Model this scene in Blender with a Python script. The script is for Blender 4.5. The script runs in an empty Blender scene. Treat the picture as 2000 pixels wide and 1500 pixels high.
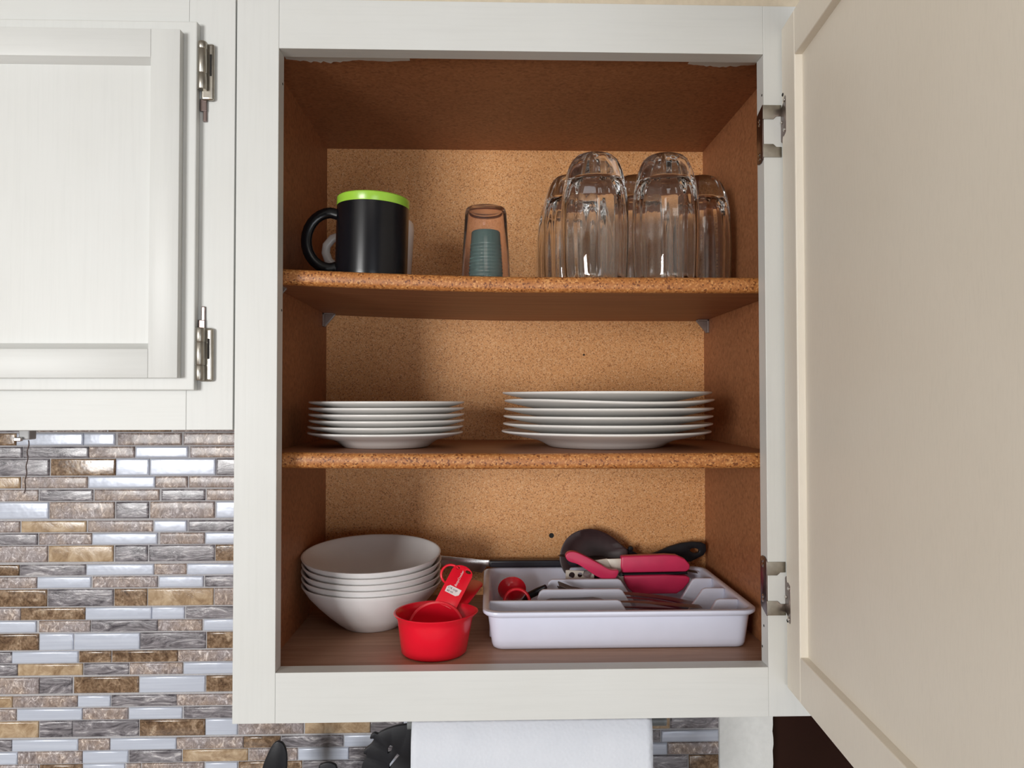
import bpy, bmesh, math, random
from mathutils import Vector, Matrix
rnd = random.Random(7)
sc = bpy.context.scene
COL = sc.collection
PI = math.pi

# ---------------------------------------------------------------- camera
# metres: x to the right along the cabinet front, y into the cabinet, z up; origin = lower left corner of the cabinet opening
CAM = Vector((0.2059, -0.7353, 0.2614))
YAW, PITCH, ROLL, FPX = 0.0301, 0.0224, -0.0011, 1468.17
Fv = Vector((math.sin(YAW)*math.cos(PITCH), math.cos(YAW)*math.cos(PITCH), math.sin(PITCH)))
_r0 = Vector((math.cos(YAW), -math.sin(YAW), 0)); _u0 = _r0.cross(Fv)
Rv = math.cos(ROLL)*_r0 + math.sin(ROLL)*_u0
Uv = -math.sin(ROLL)*_r0 + math.cos(ROLL)*_u0
cd = bpy.data.cameras.new('camera'); cam = bpy.data.objects.new('camera', cd); COL.objects.link(cam)
cam.matrix_world = Matrix(((Rv.x, Uv.x, -Fv.x, CAM.x), (Rv.y, Uv.y, -Fv.y, CAM.y), (Rv.z, Uv.z, -Fv.z, CAM.z), (0, 0, 0, 1)))
cd.sensor_width = 36; cd.lens = FPX/2000*36; cd.clip_start = 0.02
sc.camera = cam

# ---------------------------------------------------------------- world, lights, exposure
sc.view_settings.view_transform = 'Standard'; sc.view_settings.look = 'None'
sc.view_settings.exposure = 0.0; sc.view_settings.gamma = 1.0; sc.view_settings.use_curve_mapping = False
sc.cycles.max_bounces = 20; sc.cycles.transmission_bounces = 20; sc.cycles.diffuse_bounces = 6; sc.cycles.glossy_bounces = 8
sc.cycles.sample_clamp_indirect = 4.0
w = bpy.data.worlds.new('world'); sc.world = w; w.use_nodes = True
w.node_tree.nodes['Background'].inputs[0].default_value = (0.75, 0.85, 1, 1)
w.node_tree.nodes['Background'].inputs[1].default_value = 0.5

def area(name, loc, target, sx, sy, power, color):
    l = bpy.data.lights.new(name, 'AREA'); l.shape = 'RECTANGLE'; l.size = sx; l.size_y = sy; l.energy = power; l.color = color
    o = bpy.data.objects.new(name, l); COL.objects.link(o); o.location = loc
    o.rotation_euler = (Vector(target)-Vector(loc)).to_track_quat('-Z', 'Y').to_euler()
    return o
ROOM_Y, FLOOR_Z, CEIL_Z = -3.0, -1.38, 1.06
area('large_window_daylight', (-1.52, ROOM_Y+.03, .26), (-1.52, 0, .26), 1.02, .98, 92, (1, .992, .975))
area('glass_door_daylight', (.80, ROOM_Y+.03, -.45), (.80, 0, -.45), .95, 1.75, 23, (.93, .96, 1))
area('overhead_fill', (.2, -1.35, CEIL_Z-.08), (.2, -1.35, -1), .4, .4, 2.0, (1, .93, .84))  # added overhead fill without a fixture; puts highlights on the tiles' top edges

# ---------------------------------------------------------------- helpers
def ray(u, v):
    return Fv + Rv*((u-1000)/FPX) - Uv*((v-750)/FPX)
def at(u, v, y):
    d = ray(u, v); return CAM + d*((y-CAM.y)/d.y)
def atx(u, v, x):
    d = ray(u, v); return CAM + d*((x-CAM.x)/d.x)

BASE = {}
def link(o, parent=None, kind=None, label=None):
    COL.objects.link(o)
    BASE[o] = Vector((0, 0, 0))
    if parent is not None:
        o.parent = parent
        o.location = -BASE[parent]
    if kind: o['kind'] = kind
    if label: o['label'] = label
    return o
def thing(name, label, cat, loc=(0, 0, 0), group=None, rot=(0, 0, 0), local=False):
    o = bpy.data.objects.new(name, None); COL.objects.link(o); o.empty_display_size = .02
    o.location = loc; o.rotation_euler = rot; o['label'] = label; o['category'] = cat
    if group: o['group'] = group
    BASE[o] = Vector((0, 0, 0)) if local else Vector(loc)
    return o
def tag(o, label, cat, group=None):
    o['label'] = label; o['category'] = cat
    if group: o['group'] = group
    return o
def copy_tree(o, parent=None):
    c = o.copy(); COL.objects.link(c); c.parent = parent
    for ch in list(o.children): copy_tree(ch, c)
    return c

def mesh(name, vs, fs, mat, sharp=35):
    me = bpy.data.meshes.new(name); me.from_pydata([tuple(v) for v in vs], [], fs)
    me.materials.append(mat)
    me.validate()
    bm = bmesh.new(); bm.from_mesh(me); bmesh.ops.recalc_face_normals(bm, faces=bm.faces); bm.to_mesh(me); bm.free()
    smooth(me, sharp)
    return me
def smooth(me, sharp=35):
    me.polygons.foreach_set('use_smooth', [True]*len(me.polygons))
    me.set_sharp_from_angle(angle=math.radians(sharp)); me.update()
def ob(name, me, parent=None, kind=None, label=None):
    return link(bpy.data.objects.new(name, me), parent, kind, label)
def fin(bm, name, mat, sharp=35):
    bmesh.ops.recalc_face_normals(bm, faces=bm.faces)
    me = bpy.data.meshes.new(name); bm.to_mesh(me); bm.free(); me.materials.append(mat); smooth(me, sharp)
    return me
def bm_box(bm, x0, x1, y0, y1, z0, z1):
    vs = [bm.verts.new(p) for p in ((x0,y0,z0),(x1,y0,z0),(x1,y1,z0),(x0,y1,z0),(x0,y0,z1),(x1,y0,z1),(x1,y1,z1),(x0,y1,z1))]
    for f in ((0,3,2,1),(4,5,6,7),(0,1,5,4),(1,2,6,5),(2,3,7,6),(3,0,4,7)): bm.faces.new([vs[i] for i in f])
    return vs
def box(name, x0, x1, y0, y1, z0, z1, mat, parent=None, bevel=0, seg=2, kind=None, label=None, M=None):
    bm = bmesh.new(); bm_box(bm, x0, x1, y0, y1, z0, z1)
    if bevel: bmesh.ops.bevel(bm, geom=bm.edges[:], offset=bevel, segments=seg, affect='EDGES', profile=.5)
    if M: bmesh.ops.transform(bm, matrix=M, verts=bm.verts)
    return ob(name, fin(bm, name, mat, 15), parent, kind, label)
def lathe_me(name, prof, mat, n=48, c=(0, 0, 0), mod=None, sharp=40, closed=False):
    vs, fs, rings = [], [], []
    for i, (r, z) in enumerate(prof):
        if r < 1e-6:
            rings.append([len(vs)]); vs.append((c[0], c[1], c[2]+z))
        else:
            ring = []
            for k in range(n):
                t = 2*PI*k/n
                rr, zz = mod(t, r, z, i) if mod else (r, z)
                ring.append(len(vs)); vs.append((c[0]+rr*math.cos(t), c[1]+rr*math.sin(t), c[2]+zz))
            rings.append(ring)
    pairs = list(zip(rings, rings[1:])) + ([(rings[-1], rings[0])] if closed else [])
    for a, b in pairs:
        for k in range(n):
            q = (k+1) % n
            if len(a) == 1 and len(b) == 1: break
            if len(a) == 1: fs.append((a[0], b[k], b[q]))
            elif len(b) == 1: fs.append((a[k], a[q], b[0]))
            else: fs.append((a[k], a[q], b[q], b[k]))
    return mesh(name, vs, fs, mat, sharp)
def frames(pts):
    out = []; up = Vector((0, 0, 1)); n = None
    for i, p in enumerate(pts):
        a = pts[max(0, i-1)]; b = pts[min(len(pts)-1, i+1)]
        t = (b-a).normalized()
        if n is None:
            n = t.cross(up)
            if n.length < 1e-3: n = t.cross(Vector((1, 0, 0)))
        n = (n - t*n.dot(t)).normalized()
        out.append((p, n, t.cross(n).normalized()))
    return out
def tube_geo(pts, ra, rb=None, n=10, loop=False):
    pts = [Vector(p) for p in pts]
    rb = rb if rb is not None else ra
    f = frames(pts); vs, fs = [], []
    for i, (p, a, b) in enumerate(f):
        qa = ra[i] if isinstance(ra, (list, tuple)) else ra
        qb = rb[i] if isinstance(rb, (list, tuple)) else rb
        for k in range(n):
            t = 2*PI*k/n; vs.append(p + a*math.cos(t)*qa + b*math.sin(t)*qb)
    m = len(pts)
    for i in range(m if loop else m-1):
        j = (i+1) % m
        for k in range(n):
            q = (k+1) % n; fs.append((i*n+k, i*n+q, j*n+q, j*n+k))
    if not loop:
        fs.append(tuple(range(n))); fs.append(tuple((m-1)*n+k for k in range(n)))
    return vs, fs
def tube(name, pts, ra, mat, parent=None, rb=None, n=10, loop=False, label=None, sharp=50):
    vs, fs = tube_geo(pts, ra, rb, n, loop)
    return ob(name, mesh(name, vs, fs, mat, sharp), parent, None, label)
def prism_me(name, poly, thick, mat, bevel=0, holes=(), seg=2, M=None, sharp=35):
    """poly: list of 3-D points of a planar outline; thick: Vector of extrusion. holes bridged with bmesh triangle fill."""
    thick = Vector(thick)
    bm = bmesh.new()
    if holes:
        edges = []
        for lp in [poly]+list(holes):
            vs = [bm.verts.new(p) for p in lp]
            edges += [bm.edges.new((vs[i], vs[(i+1) % len(vs)])) for i in range(len(vs))]
        r = bmesh.ops.triangle_fill(bm, use_beauty=True, use_dissolve=False, edges=edges)
        faces = [g for g in r['geom'] if isinstance(g, bmesh.types.BMFace)]
    else:
        faces = [bm.faces.new([bm.verts.new(p) for p in poly])]
    r = bmesh.ops.extrude_face_region(bm, geom=faces)
    nv = [g for g in r['geom'] if isinstance(g, bmesh.types.BMVert)]
    bmesh.ops.translate(bm, vec=thick, verts=nv)
    if holes:
        pass
    bmesh.ops.recalc_face_normals(bm, faces=bm.faces)
    if bevel:
        es = [e for e in bm.edges if len(e.link_faces) == 2 and e.calc_face_angle(0) > .6]
        bmesh.ops.bevel(bm, geom=es, offset=bevel, segments=seg, affect='EDGES', profile=.5, clamp_overlap=True)
    if M: bmesh.ops.transform(bm, matrix=M, verts=bm.verts)
    return fin(bm, name, mat, sharp)
def prism(name, poly, thick, mat, parent=None, bevel=0, holes=(), label=None, M=None, seg=2):
    return ob(name, prism_me(name, poly, thick, mat, bevel, holes, seg, M), parent, None, label)
def curve(pts, n=4):
    """closed Catmull-Rom through 2-D points"""
    out = []; m = len(pts)
    for i in range(m):
        p0, p1, p2, p3 = pts[i-1], pts[i], pts[(i+1) % m], pts[(i+2) % m]
        for k in range(n):
            t = k/n
            out.append(tuple(.5*(2*p1[j]+(p2[j]-p0[j])*t+(2*p0[j]-5*p1[j]+4*p2[j]-p3[j])*t*t+(3*p1[j]-p0[j]-3*p2[j]+p3[j])*t**3) for j in (0, 1)))
    return out
def circle(c, r, ax, ay, n=20, rb=None):
    c = Vector(c); ax = Vector(ax); ay = Vector(ay); rb = rb or r
    return [c + ax*(r*math.cos(2*PI*k/n)) + ay*(rb*math.sin(2*PI*k/n)) for k in range(n)]

# ---------------------------------------------------------------- materials
class NT:
    def __init__(s, name):
        s.m = bpy.data.materials.new(name); s.m.use_nodes = True; s.t = s.m.node_tree; s.b = s.t.nodes['Principled BSDF']
    def n(s, typ, **kw):
        x = s.t.nodes.new(typ)
        for k, v in kw.items(): setattr(x, k, v)
        return x
    def l(s, a, b): s.t.links.new(a, b)
    def coords(s, scale=(1, 1, 1), rand=False, rot=(0, 0, 0)):
        tc = s.n('ShaderNodeTexCoord'); mp = s.n('ShaderNodeMapping'); mp.inputs['Scale'].default_value = scale; mp.inputs['Rotation'].default_value = rot
        s.l(tc.outputs['Object'], mp.inputs['Vector'])
        if rand:
            oi = s.n('ShaderNodeObjectInfo'); mul = s.n('ShaderNodeMath', operation='MULTIPLY'); mul.inputs[1].default_value = 37.0
            s.l(oi.outputs['Random'], mul.inputs[0]); add = s.n('ShaderNodeVectorMath', operation='ADD')
            s.l(mp.outputs[0], add.inputs[0]); s.l(mul.outputs[0], add.inputs[1]); return add.outputs[0]
        return mp.outputs[0]
    def noise(s, vec, scale, detail=3, rough=.55, dist=0):
        x = s.n('ShaderNodeTexNoise'); x.inputs['Scale'].default_value = scale; x.inputs['Detail'].default_value = detail
        x.inputs['Roughness'].default_value = rough; x.inputs['Distortion'].default_value = dist; s.l(vec, x.inputs['Vector']); return x.outputs['Fac']
    def ramp(s, fac, stops):
        x = s.n('ShaderNodeValToRGB'); cr = x.color_ramp
        while len(cr.elements) > len(stops): cr.elements.remove(cr.elements[-1])
        while len(cr.elements) < len(stops): cr.elements.new(.5)
        for e, (p, c) in zip(cr.elements, stops): e.position = p; e.color = (c[0], c[1], c[2], 1)
        s.l(fac, x.inputs[0]); return x.outputs[0]
    def mix(s, fac, a, b, mode='MIX'):
        x = s.n('ShaderNodeMix', data_type='RGBA', blend_type=mode)
        for sock, v in ((x.inputs[0], fac), (x.inputs[6], a), (x.inputs[7], b)):
            if hasattr(v, 'is_output'): s.l(v, sock)
            elif isinstance(v, (int, float)): sock.default_value = v
            else: sock.default_value = (v[0], v[1], v[2], 1)
        return x.outputs[2]
    def color(s, sock):
        s.l(sock, s.b.inputs['Base Color'])
    def bump(s, h, strength=.2, dist=.001):
        x = s.n('ShaderNodeBump'); x.inputs['Strength'].default_value = strength; x.inputs['Distance'].default_value = dist
        s.l(h, x.inputs['Height']); s.l(x.outputs[0], s.b.inputs['Normal'])
    def set(s, **kw):
        for k, v in kw.items():
            s.b.inputs[k.replace('_', ' ')].default_value = v if not isinstance(v, tuple) else (v+(1,) if len(v) == 3 else v)
        return s
def plain(name, col, rough=.5, metal=0, spec=.5, var=.06, scale=60, bump=0, bscale=300, **kw):
    t = NT(name); t.set(Roughness=rough, Metallic=metal, Specular_IOR_Level=spec, **kw)
    v = t.coords(); f = t.noise(v, scale)
    t.color(t.ramp(f, [(.3, tuple(c*(1-var) for c in col)), (.7, tuple(min(1, c*(1+var)) for c in col))]))
    if bump: t.bump(t.noise(v, bscale, 4), bump, .0006)
    return t.m

# painted wood: satin white paint with faint brush grain (vertical or horizontal)
def paint(name, col, grain=(160, 160, 6), rough=.42, bump=.25):
    t = NT(name); t.set(Roughness=rough, Specular_IOR_Level=.4)
    v = t.coords(grain); f = t.noise(v, 1.6, 5, .6)
    v2 = t.coords((1, 1, 1)); g = t.noise(v2, 9, 3)
    c1 = t.ramp(f, [(.25, tuple(c*.965 for c in col)), (.5, col), (.8, tuple(min(1, c*1.015) for c in col))])
    c2 = t.ramp(g, [(.3, (.97, .965, .955)), (.7, (1, 1, 1))])
    t.color(t.mix(1.0, c1, c2, 'MULTIPLY')); t.bump(f, bump, .0004)
    return t.m
WHITE = (.655, .667, .652)
m_paint_v = paint('white_paint_vertical_grain', WHITE)
m_paint_h = paint('white_paint_horizontal_grain', WHITE, (6, 160, 160))
m_paint_in = paint('cream_white_paint', (.80, .752, .665), (420, 420, 60), .5, .1)
# particle board with speckle
def board(name, dark, mid, light, scale=430, rough=.55, spec=.35, bump=.15, stretch=(1, 1, 1)):
    t = NT(name); t.set(Roughness=rough, Specular_IOR_Level=spec)
    v = t.coords(stretch)
    vo = t.n('ShaderNodeTexVoronoi'); vo.inputs['Scale'].default_value = scale; t.l(v, vo.inputs['Vector'])
    sep = t.n('ShaderNodeSeparateColor'); t.l(vo.outputs['Color'], sep.inputs[0])
    c = t.ramp(sep.outputs[0], [(.0, dark), (.08, dark), (.18, mid), (.70, mid), (.95, light)])
    f = t.noise(v, scale*.9, 2); c2 = t.ramp(f, [(.36, (.80, .78, .76)), (.52, (1, 1, 1)), (.75, (1.0, 1.0, 1.0))])
    g = t.noise(v, 7, 3); c3 = t.ramp(g, [(.3, (.88, .87, .86)), (.7, (1, 1, 1))])
    t.color(t.mix(1.0, t.mix(1.0, c, c2, 'MULTIPLY'), c3, 'MULTIPLY')); t.bump(f, bump, .0003)
    return t.m
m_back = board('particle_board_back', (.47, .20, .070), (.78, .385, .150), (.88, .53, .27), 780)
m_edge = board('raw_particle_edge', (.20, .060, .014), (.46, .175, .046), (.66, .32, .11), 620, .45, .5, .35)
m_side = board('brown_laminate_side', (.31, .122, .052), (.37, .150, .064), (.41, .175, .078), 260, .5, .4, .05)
def woodgrain(name, a, b, stretch=(3, 60, 60), rough=.5):
    t = NT(name); t.set(Roughness=rough, Specular_IOR_Level=.4)
    v = t.coords(stretch); f = t.noise(v, 2.2, 6, .62, .6)
    t.color(t.ramp(f, [(.3, a), (.7, b)])); t.bump(f, .1, .0003); return t.m
m_shelf = woodgrain('brown_laminate_shelf', (.24, .092, .040), (.38, .165, .075))
m_floor_in = woodgrain('worn_brown_laminate', (.29, .155, .098), (.45, .27, .18))
m_nickel = plain('brushed_nickel', (.39, .365, .32), .36, 1, .5, .08, 200, .05, 900)
m_dark_nickel = plain('dark_nickel', (.20, .155, .145), .30, 1, .5, .08, 200, .05, 900)
m_steel = plain('stainless_steel', (.62, .60, .58), .22, 1, .5, .05, 120)
m_cutlery = plain('cutlery_steel', (.21, .185, .18), .5, 1, .5, .08, 150)
m_ceramic = plain('white_glazed_ceramic', (.78, .765, .745), .22, 0, .5, .015, 30)
m_bowl = plain('white_stoneware_bowl', (.76, .745, .74), .38, 0, .45, .015, 30)
m_black_mug = plain('black_satin_glaze', (.006, .006, .008), .24, 0, .36, .15, 60)
m_lime = plain('lime_green_glaze', (.33, .60, .055), .25, 0, .5, .05, 60)
m_red = plain('glossy_red_plastic', (.78, .010, .028), .22, 0, .5, .04, 40)
m_pink = plain('raspberry_red_plastic', (.62, .030, .105), .38, 0, .5, .05, 60)
m_tray = plain('white_tray_plastic', (.70, .725, .86), .24, 0, .5, .015, 40)
m_black = plain('black_nylon', (.008, .008, .011), .42, 0, .28, .2, 80, .1, 500)
m_plum = plain('black_nylon_plum_reflection', (.040, .020, .021), .48, 0, .45, .15, 80)  # black nylon spoon bowl, its brown-plum reflection put into the base colour
m_navy = plain('black_handle_plastic', (.012, .012, .020), .35, 0, .5, .15, 80)
m_offwhite = plain('off_white_metal_enamel', (.66, .61, .53), .35, .35, .5, .05, 80)
m_clip = plain('smoky_plastic_clip', (.26, .19, .165), .3, 0, .5, .08, 200, Transmission_Weight=.25)
m_plaster = plain('textured_plaster', (.78, .785, .76), .75, 0, .3, .04, 90, 1.0, 170)
m_soffit = plain('textured_beige_plaster', (.62, .535, .41), .8, 0, .3, .06, 90, 1.0, 300)
m_grout = plain('grey_grout', (.43, .42, .43), .8, 0, .3, .1, 300, .4, 700)
m_glossdark = plain('glossy_dark_brown_panel', (.020, .008, .007), .07, 0, .6, .2, 6)
m_dark = plain('dark_gap', (.03, .028, .026), .8, 0, .2)
m_ink = plain('dark_print', (.05, .04, .045), .6, 0, .3)
m_whiteprint = plain('white_print', (.82, .72, .72), .5, 0, .3)
m_crock = plain('grey_stoneware', (.4, .4, .4), .35, 0, .5)
m_counter = plain('speckled_counter', (.45, .42, .38), .3, 0, .5, .3, 400)
m_roomwall = plain('room_wall_paint', (.16, .15, .13), .7, 0, .3, .02, 5)
m_roomceil = plain('room_ceiling_paint', (.48, .46, .43), .8, 0, .3, .02, 5)
m_roomfloor = woodgrain('room_floor_boards', (.22, .12, .06), (.34, .2, .11), (4, 40, 40), .8)
# paper towel
t = NT('embossed_white_paper'); t.set(Roughness=.9, Specular_IOR_Level=.15)
v = t.coords(); vo = t.n('ShaderNodeTexVoronoi'); vo.inputs['Scale'].default_value = 260; t.l(v, vo.inputs['Vector'])
nz = t.noise(t.coords((30, 30, 9), rot=(0, .5, 0)), 1.0, 3)
add = t.n('ShaderNodeMath', operation='MULTIPLY_ADD'); add.inputs[1].default_value = 3.0; t.l(nz, add.inputs[0]); t.l(vo.outputs['Distance'], add.inputs[2])
t.color(t.ramp(t.noise(v, 20), [(.3, (.70, .735, .80)), (.7, (.75, .78, .84))])); t.bump(add.outputs[0], .35, .0008); m_paper = t.m
# clear glass / plastic
def glass(name, col, rough=0.0, ior=1.45):
    t = NT(name); t.set(Roughness=rough, IOR=ior, Transmission_Weight=1.0)
    f = t.noise(t.coords(), 14); t.color(t.ramp(f, [(.3, col), (.7, tuple(min(1, c*1.01) for c in col))])); return t.m
m_glass = glass('clear_glass', (.985, .985, .98), 0, 1.5)
m_clearplastic = plain('clear_pinkish_plastic', (.93, .84, .82), .05, 0, .6, .03, 60, Transmission_Weight=.99, IOR=1.3)
m_teal = plain('teal_tinted_plastic', (.10, .225, .225), .13, 0, .7, .12, 300)

# mosaic tiles: four kinds, each tile shifts its own pattern by the object's random value
def tile_mat(kind):
    t = NT('tile_'+kind); t.set(Roughness=.17, Specular_IOR_Level=.5, Coat_Weight=.25, Coat_Roughness=.10)
    if kind == 'silver':
        f = t.noise(t.coords((8, 8, 420), rand=True), 1.0, 3)
        t.color(t.ramp(f, [(.3, (.49, .53, .625)), (.7, (.59, .63, .72))])); t.set(Roughness=.28, Metallic=.1, Specular_IOR_Level=.3, Coat_Weight=.12)
        t.bump(t.noise(t.coords((1, 1, 1), rand=True), 55, 2), .25, .002)
    elif kind == 'taupe':
        v = t.coords((55, 55, 40), rand=True, rot=(0, .5, 0)); f = t.noise(v, 2.4, 7, .75, 1.6)
        c = t.ramp(f, [(.34, (.15, .115, .105)), (.47, (.29, .245, .228)), (.56, (.40, .345, .325)), (.63, (.78, .73, .70))])
        g = t.ramp(t.noise(t.coords(rand=True), 38, 3), [(.38, (1, .90, .80)), (.62, (.95, .95, 1.0))])
        t.color(t.mix(1, c, g, 'MULTIPLY')); t.bump(f, .35, .002)
    elif kind == 'brown':
        v = t.coords((1, 1, 1), rand=True); f = t.noise(v, 70, 7, .72, .8); g = t.noise(v, 330, 3)
        c = t.ramp(f, [(.30, (.085, .050, .032)), (.45, (.20, .125, .075)), (.56, (.33, .225, .145)), (.70, (.60, .47, .34))])
        t.color(t.mix(1, c, t.ramp(g, [(.35, (.6, .58, .56)), (.6, (1, 1, 1))]), 'MULTIPLY')); t.bump(t.noise(v, 45, 3), .3, .002)
    elif kind == 'gold':
        v = t.coords((1, 1, 1), rand=True); f = t.noise(v, 55, 7, .7, .6)
        c = t.ramp(f, [(.3, (.20, .125, .07)), (.46, (.38, .265, .16)), (.6, (.53, .40, .265)), (.75, (.64, .53, .40))])
        t.color(c); t.bump(f, .25, .002)
    else:
        v = t.coords((22, 22, 80), rand=True, rot=(0, -.6, 0)); f = t.noise(v, 1.1, 7, .70, 2.0)
        c = t.ramp(f, [(.34, (.055, .048, .058)), (.45, (.15, .138, .15)), (.57, (.28, .262, .28)), (.66, (.60, .575, .58))])
        t.color(c); t.bump(f, .25, .002)
    return t.m
TM = {'S': tile_mat('silver'), 'T': tile_mat('taupe'), 'B': tile_mat('brown'), 'G': tile_mat('gold'), 'D': tile_mat('slate')}

# ================================================================= the setting
WY = .322                     # plaster / tile-bed plane of the kitchen wall
FZ = -.006                    # cabinet floor
# plaster wall with a slightly wavy right corner
pts = [(-1.9, WY, FLOOR_Z), (.6045, WY, FLOOR_Z)]
zz = -.6
while zz < .1:
    pts.append((.6045+rnd.uniform(-.0012, .0012), WY, zz)); zz += .009
pts += [(.6045, WY, CEIL_Z), (-1.9, WY, CEIL_Z)]
wall_back = ob('wall_back', prism_me('wall_back', [Vector(p) for p in pts], (0, .10, 0), m_plaster), None, 'structure')
TX1 = at(1405, 1450, WY-.008).x
box('grout_bed', -.86, TX1, WY-.0055, WY+.001, -.474, .235, m_grout, wall_back)

# tiles: rows read top to bottom; pixel borders on the tile face, kind letter
YF = WY-.008
ZR = [ # (v_top, v_bottom, [(u0,u1,kind)...])
 ('a', 30, 125, [(-160,130,'B'),(140,700,'S'),(710,970,'S'),(1000,1535,'T'),(1560,2090,'T')]),
 ('a', 145, 232, [(-300,180,'D'),(195,745,'D'),(755,1135,'T'),(1150,1590,'S'),(1615,2060,'T')]),
 ('a', 248, 382, [(-140,410,'D'),(430,975,'B'),(985,1260,'S'),(1275,1825,'S'),(1840,2120,'D')]),
 ('a', 400, 488, [(-370,165,'G'),(185,735,'T'),(750,1310,'S'),(1320,1585,'T'),(1605,2140,'T')]),
 ('a', 510, 597, [(-230,315,'T'),(335,780,'D'),(800,1345,'T'),(1370,1735,'D'),(1755,2120,'T')]),
 ('a', 615, 748, [(-150,405,'S'),(420,965,'T'),(985,1255,'D'),(1275,1815,'T'),(1835,2120,'S')]),
 ('a', 775, 862, [(-390,160,'T'),(180,725,'G'),(745,1290,'T'),(1310,1580,'S'),(1600,2130,'D')]),
 ('a', 880, 968, [(-240,310,'D'),(330,770,'T'),(785,1330,'S'),(1360,1730,'T'),(1745,2150,'S')]),
 ('a', 985, 1115, [(-160,395,'T'),(410,955,'G'),(975,1245,'D'),(1265,1815,'D'),(1830,2110,'B')]),
 ('a', 1145, 1228, [(-390,155,'B'),(170,720,'D'),(735,1300,'S'),(1310,1575,'T'),(1590,2130,'S')]),
 ('a', 1250, 1335, [(-240,305,'T'),(315,765,'S'),(785,1330,'T'),(1350,1720,'S'),(1740,2140,'D')]),
 ('a', 1355, 1492, [(-160,390,'B'),(405,955,'D'),(970,1240,'B'),(1255,1805,'G'),(1820,2110,'T')]),
 ('b', 120, 215, [(-390,165,'T'),(175,715,'B'),(725,1280,'S'),(1290,1560,'S'),(1580,2110,'D')]),
 ('b', 230, 318, [(-240,300,'S'),(330,760,'T'),(775,1330,'D'),(1340,1710,'T'),(1730,2140,'S')]),
 ('b', 338, 470, [(-220,320,'B'),(335,615,'S'),(630,1180,'S'),(1190,1740,'D'),(1755,2040,'B')]),
 ('b', 490, 580, [(-440,90,'D'),(100,655,'S'),(670,935,'B'),(950,1500,'B'),(1510,2070,'T')]),
 ('b', 595, 685, [(-230,140,'D'),(150,695,'G'),(710,1085,'D'),(1100,1545,'T'),(1560,2110,'S')]),
 ('b', 710, 840, [(-220,325,'T'),(335,605,'D'),(625,1170,'B'),(1185,1735,'S'),(1750,2040,'B')]),
 ('b', 868, 955, [(-440,95,'G'),(105,650,'T'),(660,930,'S'),(945,1495,'D'),(1500,2060,'T')]),
 ('b', 975, 1065, [(-230,130,'T'),(145,690,'S'),(700,1080,'T'),(1095,1540,'S'),(1560,2110,'D')]),
 ('b', 1080, 1210, [(-220,320,'G'),(335,605,'D'),(615,1170,'D'),(1185,1735,'B'),(1745,2010,'S'),(2025,2572,'T'),(2590,3140,'G'),(3150,3420,'D'),(3430,3700,'S'),(3710,4260,'T'),(4270,4540,'D'),(4560,5110,'B'),(5130,5400,'D'),(5420,5687,'G'),(5700,6107,'D')]),
 ('b', 1235, 1325, [(-440,90,'D'),(100,655,'S'),(665,925,'T'),(935,1490,'S'),(1500,2060,'T'),(2070,2375,'B'),(2390,2910,'D'),(2925,3480,'S'),(3495,3770,'T'),(3780,4340,'D'),(4350,4900,'S'),(4910,5170,'T'),(5180,5605,'D'),(5622,6110,'S')]),
 ('b', 1340, 1435, [(-230,140,'S'),(150,690,'T'),(700,1080,'S'),(1095,1535,'D'),(1550,2100,'G'),(2115,2520,'T'),(2535,2955,'S'),(2965,3510,'D'),(3525,3960,'T'),(3975,4340,'S'),(4355,4800,'D'),(4815,5240,'B'),(5250,5665,'S'),(5675,6110,'T')]),
 ('b', 1450, 1590, [(-220,320,'T'),(335,690,'B'),(705,1050,'S'),(1070,1185,'T'),(1200,1725,'T'),(1745,2010,'S'),(2025,2560,'B'),(2575,3120,'D'),(3140,3410,'S'),(3420,3970,'T'),(3985,4250,'G'),(4270,4820,'S'),(4830,5370,'D'),(5385,5840,'D'),(5855,6107,'B')]),
 ('b', 1610, 1700, [(-440,95,'S'),(105,650,'D'),(660,930,'T'),(945,1495,'S'),(1500,2060,'B'),(2070,2500,'S'),(2515,2780,'D'),(2795,3340,'T'),(3355,3900,'S'),(3915,4350,'G'),(4365,4900,'D'),(4915,5300,'S'),(5315,5690,'T'),(5705,6108,'S')]),
]
def tile_mesh(x0, x1, z0, z1, mat):
    d = WY-.0045; r = .0016
    loops = [(d, 0), (YF+.0018, 0.0), (YF+.0007, .0006), (YF+.0001, .0016), (YF, .0024)]
    vs, fs = [], []
    for y, k in loops:
        vs += [(x0+k, y, z0+k), (x1-k, y, z0+k), (x1-k, y, z1-k), (x0+k, y, z1-k)]
    for i in range(4):
        for k in range(4):
            q = (k+1) % 4; fs.append((i*4+k, i*4+q, i*4+4+q, i*4+4+k))
    fs.append((16, 17, 18, 19))
    return mesh('tile', vs, fs, mat, 60)
TILES = []
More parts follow.
